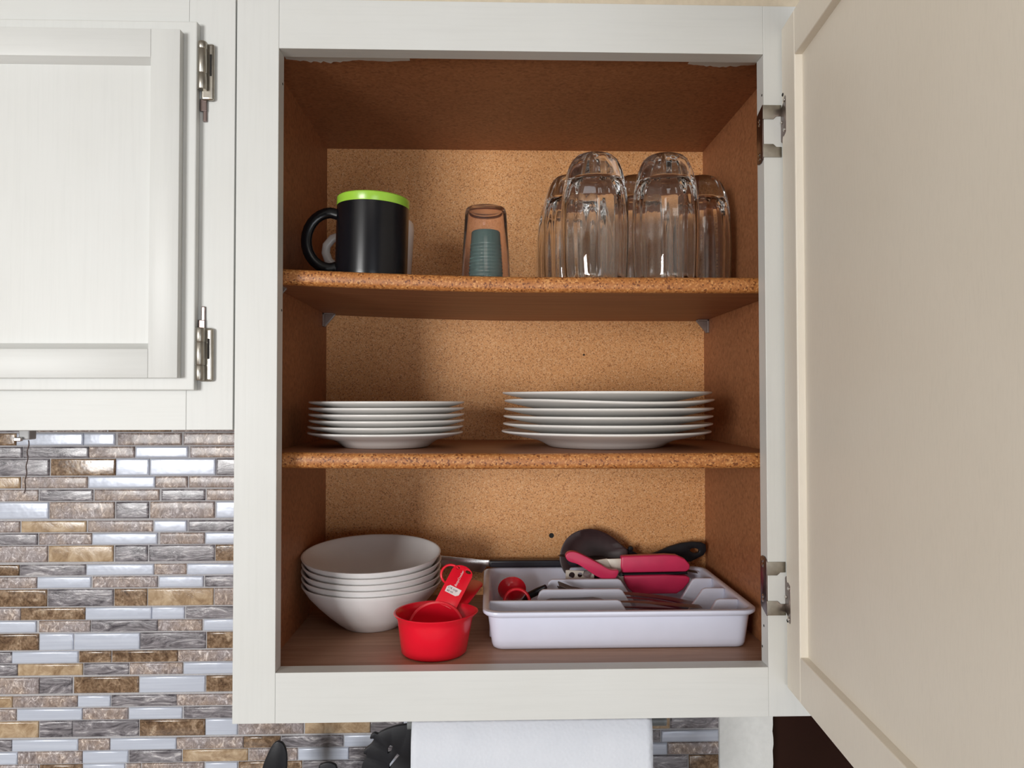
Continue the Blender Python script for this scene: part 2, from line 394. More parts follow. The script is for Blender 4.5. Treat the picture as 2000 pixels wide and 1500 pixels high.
for (sec, a, b, row) in ZR:
    off = 840 if sec == 'a' else 1160
    zt_ = at(230, off+a*.23-1.0, YF).z; zb_ = at(230, off+b*.23+1.0, YF).z
    # carry the course on to the left, and a little way behind the tall cabinet
    row = list(row)
    for _ in range(2):
        wd = rnd.choice((270, 560, 380)); row.insert(0, (row[0][0]-15-wd, row[0][0]-15, rnd.choice('STDBG')))
    if row[-1][1] < 2600:
        wd = rnd.choice((270, 560)); row.append((row[-1][1]+15, row[-1][1]+15+wd, rnd.choice('STDBG')))
    for (u0, u1, k) in row:
        vm = off+(a+b)/2*.23
        x0 = at(u0*.23-.8, vm, YF).x; x1 = min(at(u1*.23+.8, vm, YF).x, TX1-.0008)
        if x0 > TX1-.003: continue
        me = tile_mesh(-(x1-x0)/2, (x1-x0)/2, -(zt_-zb_)/2, (zt_-zb_)/2, TM[k])
        # tile meshes carry their own plane; the object sits at the tile's centre
        o = bpy.data.objects.new('tile', me); COL.objects.link(o); o.parent = wall_back
        o.location = ((x0+x1)/2, rnd.uniform(-.0003, .0003), (zt_+zb_)/2)
        o.rotation_euler = (rnd.uniform(-.006, .006)*0, 0, 0)
# a thin row cut by the cabinet underside
zt_ = at(230, 841, YF).z+.02; zb_ = at(230, 843.5, YF).z
for (u0, u1, k) in [(-400,300,'D'),(310,900,'T'),(915,1450,'B'),(1465,2100,'T')]:
    x0 = at(u0*.23, 842, YF).x; x1 = at(u1*.23, 842, YF).x
    o = bpy.data.objects.new('tile', tile_mesh(-(x1-x0)/2, (x1-x0)/2, -.010, .010, TM[k])); COL.objects.link(o); o.parent = wall_back
    o.location = ((x0+x1)/2, 0, zb_+.010)

# soffit above the tall cabinet, room shell
box('wall_soffit', -.9, .62, .004, WY+.1, .6568, CEIL_Z, m_soffit, None, .002, 2, 'structure')
box('floor', -2.7, 2.3, ROOM_Y-.12, .9, FLOOR_Z-.1, FLOOR_Z, m_roomfloor, None, 0, 2, 'structure')
box('ceiling', -2.7, 2.3, ROOM_Y-.12, .9, CEIL_Z, CEIL_Z+.1, m_roomceil, None, 0, 2, 'structure')
box('wall_left', -2.7, -2.6, ROOM_Y-.12, .9, FLOOR_Z, CEIL_Z, m_roomwall, None, 0, 2, 'structure')
box('wall_right', 2.2, 2.3, ROOM_Y-.12, .9, FLOOR_Z, CEIL_Z, m_roomwall, None, 0, 2, 'structure')
box('wall_far', -2.6, 2.2, .80, .90, FLOOR_Z, CEIL_Z, m_roomwall, None, 0, 2, 'structure')
# wall behind the camera with a window and a glass door
y0, y1 = ROOM_Y-.12, ROOM_Y
dx0, dx1, dz0w, dz1 = -2.07, -.97, -.28, .80
wx0, wx1, wz0, wz1 = .28, 1.32, FLOOR_Z, .50
bm = bmesh.new()
for q in ((-2.6, dx0, FLOOR_Z, CEIL_Z), (dx0, dx1, dz1, CEIL_Z), (dx0, dx1, FLOOR_Z, dz0w), (dx1, wx0, FLOOR_Z, CEIL_Z), (wx0, wx1, wz1, CEIL_Z), (wx1, 2.2, FLOOR_Z, CEIL_Z)):
    bm_box(bm, q[0], q[1], y0, y1, q[2], q[3])
ob('wall_front', fin(bm, 'wall_front', m_roomwall), None, 'structure')
def frame4(name, x0, x1, z0, z1, wd, y0, y1, mat, mid=None):
    bm = bmesh.new()
    bm_box(bm, x0, x0+wd, y0, y1, z0, z1); bm_box(bm, x1-wd, x1, y0, y1, z0, z1)
    bm_box(bm, x0+wd, x1-wd, y0, y1, z1-wd, z1); bm_box(bm, x0+wd, x1-wd, y0, y1, z0, z0+wd)
    if mid: bm_box(bm, (x0+x1)/2-wd/2, (x0+x1)/2+wd/2, y0, y1, z0+wd, z1-wd)
    return ob(name, fin(bm, name, mat), None, 'structure')
frame4('window_1', dx0, dx1, dz0w, dz1, .045, ROOM_Y-.06, ROOM_Y+.055, m_roomceil, True)
frame4('door_1', wx0, wx1, wz0, wz1, .04, ROOM_Y-.06, ROOM_Y+.055, m_roomceil)

# dark glossy panel past the wall's edge
pn = thing('dark_panel', 'glossy dark brown panel beyond the pale plaster wall edge, below the open door', 'panel', (.95, .37, FLOOR_Z))
box('panel_face', .6062, 1.5, .345, .375, FLOOR_Z, .30, m_glossdark, pn, .002)
box('panel_body', .612, 1.5, .375, .78, FLOOR_Z, .30, m_dark, pn, .002)

# counter under the frame (only carries what stands on it)
ct = thing('kitchen_counter', 'speckled kitchen counter below the tiled wall', 'counter', (-.2, .0, FLOOR_Z))
box('worktop', -1.5, .60, -.30, WY-.002, -.506, -.475, m_counter, ct, .004)
box('base_unit', -1.5, .60, -.27, WY-.002, FLOOR_Z, -.506, m_paint_v, ct)

# ================================================================= tall wall cabinet
W, H, T, D = .4794, .6071, .019, .309
XL, XR, ZT = -.0191, .5068, .6120
ZB, ZTOP = -.0482, .6560          # frame bottom and top
SX0, SX1 = -.0408, .5214
cab = thing('wall_cabinet', 'tall white wall cabinet standing open, two shelves of dishes inside', 'cabinet', (.24, 0, ZB))
BV = .0006
st_l = box('stile', SX0, 0, 0, T, ZB, ZTOP, m_paint_v, cab, BV)
st_r = box('stile', W, SX1, 0, T, ZB, ZTOP, m_paint_v, cab, BV)
box('rail', .0001, W-.0001, .00005, T, H, ZTOP, m_paint_h, cab, .0004)
box('rail', .0001, W-.0001, .00005, T, ZB, 0, m_paint_h, cab, .0004)
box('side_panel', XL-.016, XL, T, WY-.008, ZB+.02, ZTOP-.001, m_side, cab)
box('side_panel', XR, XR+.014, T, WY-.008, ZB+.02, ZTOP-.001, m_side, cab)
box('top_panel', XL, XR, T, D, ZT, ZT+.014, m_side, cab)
box('bottom_panel', XL, XR, T, D, FZ-.014, FZ, m_floor_in, cab)
bp = box('back_panel', XL, XR, D, D+.004, FZ-.014, ZT+.014, m_back, cab)
for (u, v, r) in ((1077, 1046, .0034), (1140.5, 693, .0013)):
    p = at(u, v, D-.0006)
    s = ob('screw', lathe_me('screw', [(0, -.0012), (r, -.0006), (r, 0), (r*.6, .0003), (r*.25, -.0002), (0, -.0002)], m_dark, 16), bp, None, None)
    s.rotation_euler = (PI/2, 0, 0); s.location = p
# ragged edge of white paint on the cabinet's ceiling, just behind the top rail
def smear(u0, u1, n, amp):
    top, bot = [], []
    for i in range(n+1):
        u = u0+(u1-u0)*i/n
        x = at(u, 120, .03).x
        k = math.sin(PI*i/n)
        top.append((x, T-.0002, ZT-.0005)); bot.append((x, .0335+amp*k*rnd.uniform(.4, 1.0), ZT-.0005))
    prism('paint_smear', [Vector(p) for p in top+bot[::-1]], (0, 0, .0004), m_paint_h, cab)
smear(557, 700, 22, .009); smear(700, 800, 16, .0035); smear(1345, 1476, 20, .007)

for (u, v, xx, par) in ((550, 606, 0, st_l), (552, 164, 0, st_l), (1488, 186, W, st_r), (1492, 1222, W, st_r), (1489, 1262, W, st_r)):
    p = atx(u, v, xx)
    h = ob('screw_hole', lathe_me('screw_hole', [(0, .0003), (.0011, .0002), (.0014, 0), (0, -.0004)], m_dark, 10), par)
    h.location = (xx, max(.003, min(.017, p.y)), p.z)-BASE[par] if False else Vector((xx, max(.003, min(.017, p.y)), p.z))-BASE[par]
    h.rotation_euler = (0, PI/2 if xx == 0 else -PI/2, 0)
# shelves (the upper one lies a little higher at its left end)
def shelf(z_top, th, lift):
    xs = [XL+.001+(XR-XL-.002)*i/24 for i in range(25)]
    def zz(x): return lift*max(0, 1-(x-XL)/.26)**1.5
    yf = .030
    vs, fs = [], []
    for x in xs:
        d = zz(x); vs += [(x, yf+.006, z_top+d), (x, D-.001, z_top+d), (x, D-.001, z_top-th+d), (x, yf+.006, z_top-th+d)]
    for i in range(24):
        for k in range(4): fs.append((i*4+k, i*4+(k+1) % 4, i*4+4+(k+1) % 4, i*4+4+k))
    fs += [(0, 1, 2, 3), (96, 97, 98, 99)]
    s = ob('shelf', mesh('shelf', vs, fs, m_shelf), cab)
    prof = [(yf+.006, z_top)]
    for k in range(9):
        a = PI/2 + PI*k/8
        prof.append((yf+.006+math.cos(a)*.006, z_top-th/2+math.copysign(abs(math.sin(a))**.7, math.sin(a))*th/2*1.0))
    prof.append((yf+.006, z_top-th))
    vs, fs = [], []; n = len(prof)
    for x in xs:
        for (y, z) in prof: vs.append((x, y, z+zz(x)))
    for i in range(24):
        for k in range(n-1): fs.append((i*n+k, i*n+k+1, i*n+n+k+1, i*n+n+k))
    ob('front_edge', mesh('front_edge', vs, fs, m_edge, 60), s, None, 'raw orange-brown particle board edge')
    return s, zz
S1, S2 = .3890, .2075
sh1, lift1 = shelf(S1, .0163, .0078)
sh2, lift2 = shelf(S2, .0160, .0022)
def bracket(sx, x, y, z, k=1):
    g = prism('shelf_bracket', [Vector((x, y, z)), Vector((x+sx*.017*k, y, z)), Vector((x+sx*.017*k, y, z-.0025)), Vector((x+sx*.003, y, z-.019*k)), Vector((x, y, z-.019*k))], (0, .002, 0), m_clip, cab, .0004)
    box('bracket_plate', min(x, x+sx*.0025), max(x, x+sx*.0025), y-.005, y+.007, z-.019*k, z, m_clip, g, .0004)
    box('bracket_plate', min(x, x+sx*.016*k), max(x, x+sx*.016*k), y-.005, y+.007, z-.0022, z, m_clip, g, .0004)
for (sx, x) in ((1, XL), (-1, XR)):
    bracket(sx, x, .288, S1-.0165+(lift1(x)), .95)
    bracket(sx, x, .052, S1-.0165+(lift1(x)), .8)

# hinges on the opening's right side
def wrap_hinge(v0, v1, flip):
    """v0, v1: top and bottom pixel rows; flip mirrors the hinge"""
    zt_, zb_ = atx(1488, v0, W).z, atx(1488, v1, W).z
    h = zt_-zb_; zc = (zt_+zb_)/2; s = -1 if flip else 1
    def Z(f): return zc+s*(f-.5)*h          # f 0..1 upward in the unflipped hinge
    x = W-.0013
    hp = [(.0005, 1.0), (.0145, .90), (.0165, .86), (.0165, .03), (.0115, 0), (.006, 0), (.0005, .05)]
    hg = prism('hinge', [Vector((x, y, Z(f))) for y, f in hp], (.0016, 0, 0), m_dark_nickel, cab, .0003, label='dark nickel wrap-around hinge')
    for fa, fb, notch in ((.74, .985, 'lo'), (.07, .30, 'hi')):
        xa, xm, xb = W-.0013, W+.010, .4966
        if notch == 'lo': poly = [(xa, fb), (xb, fb), (xb, fa+.05), (xm+.002, fa+.05), (xm-.001, fa), (xa, fa)]
        else: poly = [(xa, fa), (xb, fa), (xb, fb-.05), (xm+.002, fb-.05), (xm-.001, fb), (xa, fb)]
        prism('hinge_arm', [Vector((p[0], -.0014, Z(p[1]))) for p in poly], (0, .0013, 0), m_nickel, hg, .0002)
    for f in (.77, .70, .16, .08):
        s_ = ob('screw', lathe_me('screw', [(0, .0009), (.0014, .0007), (.0021, 0), (.0021, -.0005), (0, -.0005)], m_steel, 12), hg)
        s_.rotation_euler = (0, -PI/2, 0); s_.location = Vector((x, .0095, Z(f)))-BASE[hg]
    # leaf screwed to the door's inner face
    def dp(sv, f, tt=-.0012):
        return DO + DD*sv + DN*(-tt) + Vector((0, 0, Z(f)-DO.z))
    lp = [(-.004, .33), (.001, .27), (.0035, .38), (.0065, .36), (.0115, .39), (.0135, .42), (.0135, 1.06), (.0115, 1.10), (.0075, 1.08), (.006, 1.0), (-.003, .92), (-.004, .86)]
    lf = prism('hinge_leaf', [dp(a-.001, b*.93+.05) for a, b in lp], -DN*.0014, m_dark_nickel, hg, .0003)
    for a, f in ((.0085, 1.0), (-.0005, .66), (.0090, .48)):
        s_ = ob('screw', lathe_me('screw', [(0, .0010), (.0013, .0008), (.0020, 0), (.0020, -.0006), (0, -.0006)], m_steel, 12), hg)
        s_.location = dp(a, f, .0006); s_.rotation_euler = (0, -PI/2, math.radians(4.8))
# open door: hinge line, direction along the door (towards the room), outward normal (to the right)
DA = math.radians(4.8)
DO = Vector((.4964, -.0035, 0)); DD = Vector((-math.sin(DA), -math.cos(DA), 0)); DN = Vector((math.cos(DA), -math.sin(DA), 0))
wrap_hinge(208, 319, False)
wrap_hinge(1083, 1194, True)
DM = Matrix(((DD.x, DN.x, 0, DO.x), (DD.y, DN.y, 0, DO.y), (0, 0, 1, 0), (0, 0, 0, 1)))
DZ0, DZ1, DW = -.0186, .6305, .523
def dbox(name, s0, s1, t0, t1, z0, z1, mat, parent, bevel):
    return box(name, s0, s1, t0, t1, z0, z1, mat, parent, bevel, M=DM)
RD = .0075
door = dbox('door', .036, DW-.036, RD, .0125, DZ0+.040, DZ1-.040, m_paint_in, cab, 0)
door['label'] = 'open cabinet door showing its cream painted inner side with recessed panel'
dbox('door_stile', 0, .0388, 0, .019, DZ0, DZ1, m_paint_in, door, .0012)
dbox('door_stile', DW-.0388, DW, 0, .019, DZ0, DZ1, m_paint_in, door, .0012)
dbox('door_rail', .0388, DW-.0388, .0001, .019, DZ1-.0428, DZ1, m_paint_in, door, .0009)
dbox('door_rail', .0388, DW-.0388, .0001, .019, DZ0, DZ0+.0420, m_paint_in, door, .0009)
dbox('raised_field', .07, DW-.07, .0125, .018, DZ0+.07, DZ1-.07, m_paint_in, door, .001)
# old screw holes on the door edge strip
for (v) in (184, 1206):
    p = atx(1531, v, DO.x)
    s = ob('screw_hole', lathe_me('screw_hole', [(0, .0004), (.0016, .0003), (.0018, 0), (0, -.0004)], m_dark, 12), door)
    s.location = DO + DD*.004 + Vector((0, 0, p.z)) - DN*.0003; s.rotation_euler = (0, -PI/2, DA)

# ================================================================= left wall cabinet
LB = .2336; LX1 = -.0422
lc = thing('wall_cabinet', 'shorter white wall cabinet with closed panelled door, left of the open one', 'cabinet', (-.25, 0, LB))
LX0 = -.52
dL0, dL1, dz0, dz1_ = -.48, -.0757, .2718, .6280
box('stile', -.0868, LX1, 0, T, LB, ZTOP, m_paint_v, lc, .0005)
box('stile', LX0, LX0+.042, 0, T, LB, ZTOP, m_paint_v, lc, BV)
box('rail', LX0+.0421, -.0869, 0, T, LB, .285, m_paint_h, lc, .0003)
box('rail', LX0+.0421, -.0869, 0, T, .610, ZTOP, m_paint_h, lc, .0003)
box('side_panel', LX1-.018, LX1-.004, T, WY-.010, LB+.004, ZTOP-.001, m_paint_v, lc)
box('side_panel', LX0, LX0+.014, T, WY-.010, LB+.004, ZTOP-.001, m_paint_v, lc)
box('bottom_panel', LX0+.014, LX1-.018, T, WY-.010, LB+.010, LB+.022, m_paint_h, lc)
box('top_panel', LX0+.014, LX1-.018, T, WY-.010, ZTOP-.014, ZTOP-.002, m_paint_h, lc)
# closed lipped door: lip board, frame pieces, recessed panel
ld = box('door', dL0, dL1, -.0092, -.0004, dz0, dz1_, m_paint_v, lc, .0012)
fx1, fz0, fz1 = -.0880, .2834, .6153
px1 = -.1155
def cove_piece(name, poly_yz, x0, x1, mat, parent):
    return prism(name, [Vector((x0, y, z)) for y, z in poly_yz], (x1-x0, 0, 0), mat, parent, .0003)
cove_piece('door_rail', [(-.0095, fz1), (-.0188, fz1), (-.0188, fz1-.0269), (-.0165, fz1-.0279), (-.0125, fz1-.0322), (-.0095, fz1-.0330)], dL0+.05, px1, m_paint_h, ld)
cove_piece('door_rail', [(-.0095, fz0), (-.0188, fz0), (-.0188, fz0+.0272), (-.0160, fz0+.0282), (-.0120, fz0+.0330), (-.0095, fz0+.0335)], dL0+.05, px1, m_paint_h, ld)
prism('door_stile', [Vector((x, y, fz0)) for x, y in ((fx1, -.0095), (fx1, -.0188), (px1+.0002, -.0188), (px1+.0002, -.0120), (px1-.0005, -.0095))], (0, 0, fz1-fz0), m_paint_v, ld, .0004)
prism('door_stile', [Vector((x, y, fz0)) for x, y in ((dL0+.014, -.0095), (dL0+.014, -.0188), (dL0+.0495, -.0188), (dL0+.0495, -.0095))], (0, 0, fz1-fz0), m_paint_v, ld, .0004)
box('door_panel', dL0+.05, px1-.0006, -.0118, -.0092, fz0+.0325, fz1-.032, m_paint_v, ld, .0004)
def butt_hinge(v0, v1, up):
    zt_, zb_ = at(405, v0, -.008).z, at(405, v1, -.008).z
    x0, x1 = dL1+.0004, at(419 if not up else 417, v0, -.004).x
    h = box('hinge', x0+.002, x1, -.0055, -.0001, zb_, zt_, m_nickel, lc, .0024, 3, label='brushed nickel cabinet hinge')
    xc = x0+.0046; L = zt_-zb_
    segs = ((.0, .28), (.29, .72), (.73, 1.0)) if up else ((.14, .42), (.43, .86), (.87, 1.0))
    for a, b in segs:
        k = ob('knuckle', lathe_me('knuckle', [(0, 0), (.0040, 0), (.0046, .0008), (.0046, (b-a)*L-.0008), (.0040, (b-a)*L), (0, (b-a)*L)], m_nickel, 20), h)
        k.location = Vector((xc, -.0085, zb_+a*L*.97+.001))
    box('slot', x0+.0105, x0+.0125, -.0059, -.0050, zb_+.42*L, zb_+.80*L, m_dark, h)
    za, zb2 = (zt_-.002, at(400, 598, -.003).z) if up else (at(400, 237, -.003).z, zb_+.002)
    box('hinge_tang', x0+.0028, x0+.0068, -.0022, -.0003, min(za, zb2), max(za, zb2), m_dark_nickel, h, .0008)
    box('hinge_tang', x0+.0002, x0+.0068, -.0030, -.0004, (zt_-.002 if up else zb_-.010), (zt_+.008 if up else zb_+.002), m_dark_nickel, h, .0005)
butt_hinge(82, 193, False)
butt_hinge(640, 745, True)

# pull-chain lamp under the left cabinet
lp = at(54, 850, .12)
lamp = thing('under_cabinet_lamp', 'small grey lamp with bead pull chain under the left cabinet', 'lamp', (lp.x, .12, LB))
box('lamp_body', lp.x-.12, lp.x+.06, .09, .15, LB-.004, LB+.0098, m_crock, lamp, .002)
box('switch_housing', lp.x-.006, lp.x+.006, .113, .127, at(54, 859, .113).z, LB-.003, m_crock, lamp, .0015)
box('pull_switch', lp.x-.0085, lp.x-.0005, .108, .1135, at(54, 862, .11).z, at(54, 854, .11).z, m_steel, lamp, .001)
bm = bmesh.new(); a, b = at(56, 861, .112), at(48, 962, .112)
for i in range(46):
    p = a.lerp(b, i/45); p.x += .0006*math.sin(i*.5)
    bmesh.ops.create_icosphere(bm, subdivisions=1, radius=.00085, matrix=Matrix.Translation(p))
o = ob('bead_chain', fin(bm, 'bead_chain', m_dark_nickel, 80), lamp); o['kind'] = 'stuff'

# ================================================================= top shelf
def on1(x): return S1+lift1(x)
# black mug with lime rim
mx, my = .0770, .0860; mz = on1(mx)
mug = thing('mug', 'matte black mug with lime green rim and large loop handle', 'mug', (mx, my, mz), rot=(0, math.radians(1.6), 0), local=True)
HM = .0885; r = .0388
ob('body', lathe_me('body', [(0, .003), (.030, .003), (.032, 0), (.0365, 0), (.0385, .002), (r, .006), (r, HM-.0098), (r-.0012, HM-.0096), (r-.0034, HM-.0096), (r-.0034, .008), (r-.007, .005), (0, .005)], m_black_mug, 64), mug)
ob('rim_band', lathe_me('rim_band', [(r, HM-.0098), (r+.0003, HM-.0092), (r+.0003, HM-.0012), (r-.0008, HM), (r-.0026, HM), (r-.0036, HM-.0014), (r-.0036, .006), (0, .0055)], m_lime, 64), mug, None, 'lime green glazed rim and inside')
hp = []
for k in range(17):
    a = math.radians(100-200*k/16)   # from top to bottom around the loop
    hp.append((-r-.0065-.0262*math.cos(a), 0, .0420+.0305*math.sin(a)))
hp = [(-r+.001, 0, .0705), (-r-.004, 0, .0718)] + hp[1:-1] + [(-r-.004, 0, .0118), (-r+.001, 0, .0135)]
tube('handle', hp, .0037, m_black_mug, mug, .0060, 14)
# white mug behind
wx, wy = .0716, .2000
wm = thing('mug', 'plain white mug half hidden behind the black mug', 'mug', (wx, wy, on1(wx)), local=True)
ob('body', lathe_me('body', [(0, .003), (.028, .003), (.030, 0), (.034, 0), (.0355, .002), (.0405, .080), (.0400, .088), (.0385, .0905), (.0365, .089), (.0365, .08), (.032, .008), (0, .006)], m_ceramic, 48), wm)
hp = [(-.0345, 0, .073), (-.048, 0, .0735), (-.060, 0, .070), (-.0675, 0, .061), (-.0685, 0, .052), (-.065, 0, .042), (-.056, 0, .0345), (-.045, 0, .0315), (-.034, 0, .031)]
tube('handle', hp, .0044, m_ceramic, wm, .0055, 12)
# clear tumbler over a stack of small teal cups, all upside down
tx, ty = .2020, .0900; tz = on1(tx)
tb = thing('tumbler', 'clear plastic tumbler upside down over a stack of teal cups', 'cup', (tx, ty, tz), local=True)
ob('wall', lathe_me('wall', [(.0273, 0), (.0276, .001), (.0270, .008), (.0229, .078), (.0220, .0825), (.0205, .0838), (.0185, .0825), (0, .0822), (0, .0800), (.0195, .0800), (.0214, .0775), (.0255, .008), (.0262, 0)], m_clearplastic, 48, closed=True), tb)
CO = ['lowest', 'second', 'third', 'fourth', 'fifth', 'sixth', 'seventh', 'eighth', 'ninth', 'tenth', 'eleventh', 'topmost']
c0 = thing('small_cup', 'lowest small teal plastic cup nested in the stack under the clear tumbler', 'cup', (tx, ty, tz), 'teal cups under the tumbler', local=True)
ob('cup_wall', lathe_me('cup_wall', [(.0194, 0), (.0196, .0006), (.0196, .0012), (.0190, .0014), (.0184, .0150), (.0176, .0160), (0, .0161), (0, .0150), (.0170, .0148), (.0182, 0)], m_teal, 40, closed=True), c0)
for i in range(1, 12):
    c = copy_tree(c0); k = 1-.0100*i; c.scale = (k, k, 1); c.location = (tx, ty, tz+.00385*i)
    c['label'] = CO[i] + ' small teal plastic cup, counted from below, in the stack under the clear tumbler'

# drinking glasses, upside down
def gmod(t, r, z, i):
    if 3 <= i <= 12: return r*(1+.013*math.cos(11*t)), z
    if 17 <= i <= 28: return r*(1+.028*math.cos(11*t+.5)), z
    return r, z
GR = [(.0333, 0), (.0340, .0004), (.0346, .0016), (.0350, .008), (.0360, .025), (.0367, .045), (.0368, .060), (.0363, .078), (.0352, .095), (.0335, .108), (.0308, .120), (.0278, .1285), (.0245, .1345), (.0205, .1385), (.0160, .1405), (.0120, .1398), (0, .1390),
      (0, .1140), (.0160, .1138), (.0225, .1120), (.0270, .1070), (.0302, .0995), (.0325, .088), (.0338, .074), (.0342, .060), (.0341, .045), (.0335, .025), (.0328, .008), (.0324, .0010)]
gme = lathe_me('glass_wall', GR, m_glass, 84, mod=gmod, closed=True, sharp=70)
gspots = [(1162, .080, 'front left drinking glass of the upside-down tumblers, clear fluted glass'),
          (1300, .080, 'front right drinking glass of the upside-down tumblers, clear fluted glass'),
          (1118, .160, 'clear glass behind the front left one, showing at its left'),
          (1242, .160, 'clear glass seen through the gap between the two front glasses'),
          (1367, .160, 'clear glass behind the front right one, nearest the cabinet side'),
          (1103, .2415, 'rearmost clear glass, only a sliver showing at far left of the glasses')]
for u, y, lab in gspots:
    p = at(u, 520, y)
    g = ob('drinking_glass', gme); g.location = (p.x, y, on1(p.x)+.0002); g.rotation_euler = (0, 0, rnd.uniform(0, 1))
    tag(g, lab, 'glass', 'upside-down drinking glasses')

# ================================================================= middle shelf: two stacks of plates
ORD = ['bottom', 'second from bottom', 'third from bottom', 'third from top', 'second from top', 'topmost']
def plate_me(name, rf, rr, h, wave=0):
    pr = [(0, .0030), (rf*.80, .0030), (rf*.90, .0002), (rf*.97, 0), (rf*1.02, .0012), (rf*1.12, .0050), (rf*1.24, .0085), (rr*.80, h*.60), (rr*.96, h*.83), (rr*.993, h*.885), (rr, h*.93), (rr*.999, h*.97), (rr*.992, h), (rr*.96, h*.985), (rr*.80, h*.78), (rf*1.22, .0120), (rf*1.08, .0085), (rf*.95, .0062), (0, .0058)]
    def md(t, r, z, i): return r, z + wave*(r/rr)**3*math.cos(2*t+1.0)*1.0 + .6*wave*(r/rr)**4*math.cos(3*t)
    return lathe_me(name, pr, m_ceramic, 72, mod=md if wave else None, sharp=60)
pm = plate_me('plate', .0480, .0884, .0178)
for i in range(6):
    p = ob('plate', pm); p.location = (.0877+rnd.uniform(-.0003, .0003)+(.0007 if i > 1 else -.0005), .137+rnd.uniform(-.0003, .0003), S2+lift2(.0877)+.0002+i*.00692)
    p.rotation_euler = (0, 0, rnd.uniform(0, 6))
    tag(p, ORD[i]+' small white plate in the left stack of plates', 'plate', 'small white plates')
pm2 = plate_me('dinner_plate', .0655, .1220, .0195); pw = plate_me('dinner_plate', .0655, .1220, .0195, .0011); pw2 = plate_me('dinner_plate', .0655, .1220, .0195, .0005)
dx = [-.0022, -.0005, .0000, .0008, .0012, -.0012]
for i in range(6):
    p = ob('dinner_plate', pm2 if i < 4 else (pw if i == 4 else pw2)); p.location = (.3444+dx[i], 149e-3+rnd.uniform(-.0005, .0005), S2+.0002+i*.00875+(.0006 if i == 5 else 0))
    p.rotation_euler = (0, 0, rnd.uniform(0, 6) if i < 4 else (3.9 if i == 4 else .4))
    tag(p, ORD[i]+' large white dinner plate in the right stack of plates', 'plate', 'large white dinner plates')

# ================================================================= cabinet floor: bowls
BO = ['bottom', 'second from bottom', 'middle', 'second from top', 'topmost']
bpz = [(0, .0035), (.026, .0035), (.029, .0004), (.0330, 0), (.0345, .0014), (.0400, .0055), (.0505, .0145), (.0630, .0265), (.0738, .0385), (.0797, .0475), (.0820, .0508), (.0823, .0518), (.0812, .0523), (.0796, .0512), (.0768, .0470), (.0706, .0390), (.0598, .0280), (.0475, .0172), (.0370, .0095), (.0250, .0070), (0, .0066)]
bme = lathe_me('bowl', bpz, m_bowl, 72, sharp=60)
for i in range(5):
    b = ob('bowl', bme)
    tl = math.radians(1.25*i); zc = .0512
    b.rotation_euler = (tl, 0, rnd.uniform(0, 6)); b.rotation_mode = 'XYZ'
    b.matrix_world = Matrix.Translation((.0654+rnd.uniform(-.0006, .0006), .175, FZ+.0002+zc+i*.0085)) @ Matrix.Rotation(tl, 4, 'X') @ Matrix.Translation((0, 0, -zc))
    tag(b, BO[i]+(' white bowl, its empty inside showing, in the stack of bowls' if i == 4 else ' white bowl in the stack of bowls'), 'bowl', 'stacked white bowls')

# measuring cups
cx, cy = .1470, .0735
mc = thing('measuring_cup', 'large red measuring cup standing at the front of the cabinet floor', 'measuring cup', (cx, cy, FZ), local=True)
def spout(t, r, z, i):
    k = max(0, math.cos(t-.12))**10
    return (r+.0042*k*max(0, (z-.026)/.017), z) if r > .030 else (r, z)
ob('bowl', lathe_me('bowl', [(0, .0008), (.030, 0), (.0325, .0006), (.0348, .0030), (.0385, .0340), (.0392, .0380), (.0424, .0418), (.0430, .0428), (.0424, .0436), (.0408, .0432), (.0376, .0385), (.0334, .0040), (.0315, .0022), (0, .0022)], m_red, 64, mod=spout), mc)
def strap(name, a, b, wid, thk, mat, parent, hole=None, nrm=None):
    a, b = Vector(a), Vector(b); d = (b-a); L = d.length; d.normalize()
    n = Vector(nrm).normalized(); s = d.cross(n).normalized(); n = s.cross(d).normalized()
    poly = [a-s*wid/2, a+s*wid/2, a+d*(L-wid*.35)+s*wid/2]
    for k in range(1, 8):
        t = PI*k/8; poly.append(a+d*(L-wid*.35)+s*(wid/2*math.cos(t))+d*(wid*.35*math.sin(t)))
    poly.append(a+d*(L-wid*.35)-s*wid/2)
    holes = [circle(a+d*(L+q[0])+s*q[1], q[2], s, d, 14, q[3])for q in hole] if hole else ()
    return prism(name, poly, n*thk, mat, parent, .0004, holes), (a, d, s, n, L)
strap('handle', (.024, .0335, .0420), (.0425, .087, .0535), .0225, .0022, m_red, mc, None, (0, -.35, 1))
# smaller cup lying tipped inside it
ic = thing('measuring_cup', 'smaller red measuring cup tipped inside the large one, printed handle up', 'measuring cup', (cx, cy, FZ+.010), local=True)
TI = math.radians(52)
MI = Matrix.Translation((.0015, .0045, .0135)) @ Matrix.Rotation(TI, 4, 'X')
me = lathe_me('bowl', [(0, -.0205), (.0130, -.0205), (.0165, -.0185), (.0285, -.0010), (.0308, 0), (.0300, .0009), (.0280, .0004), (.0155, -.0172), (.0125, -.0188), (0, -.0188)], m_red, 56)
me.transform(MI); ob('bowl', me, ic)
ha = Vector((.0125, .0250, .0360)); hb = Vector((.0318, .0497, .0690))
hd, (a, d, s, n, L) = strap('handle', ha-(hb-ha).normalized()*.006, hb, .0245, .0020, m_red, ic, [(-.0052, -.0068, .0019, .0019), (-.0048, .0058, .0034, .0020)], (.05, -.8, .55))
fr = a + n*.0024 if n.y < 0 else a - n*.0004
fdir = n if n.y < 0 else -n
sr = s if s.x > 0 else -s        # rightwards across the handle
def hpnt(al, ac): return a + d*al + sr*ac + (fdir*(.0002) if n.y > 0 else fdir*.0022)
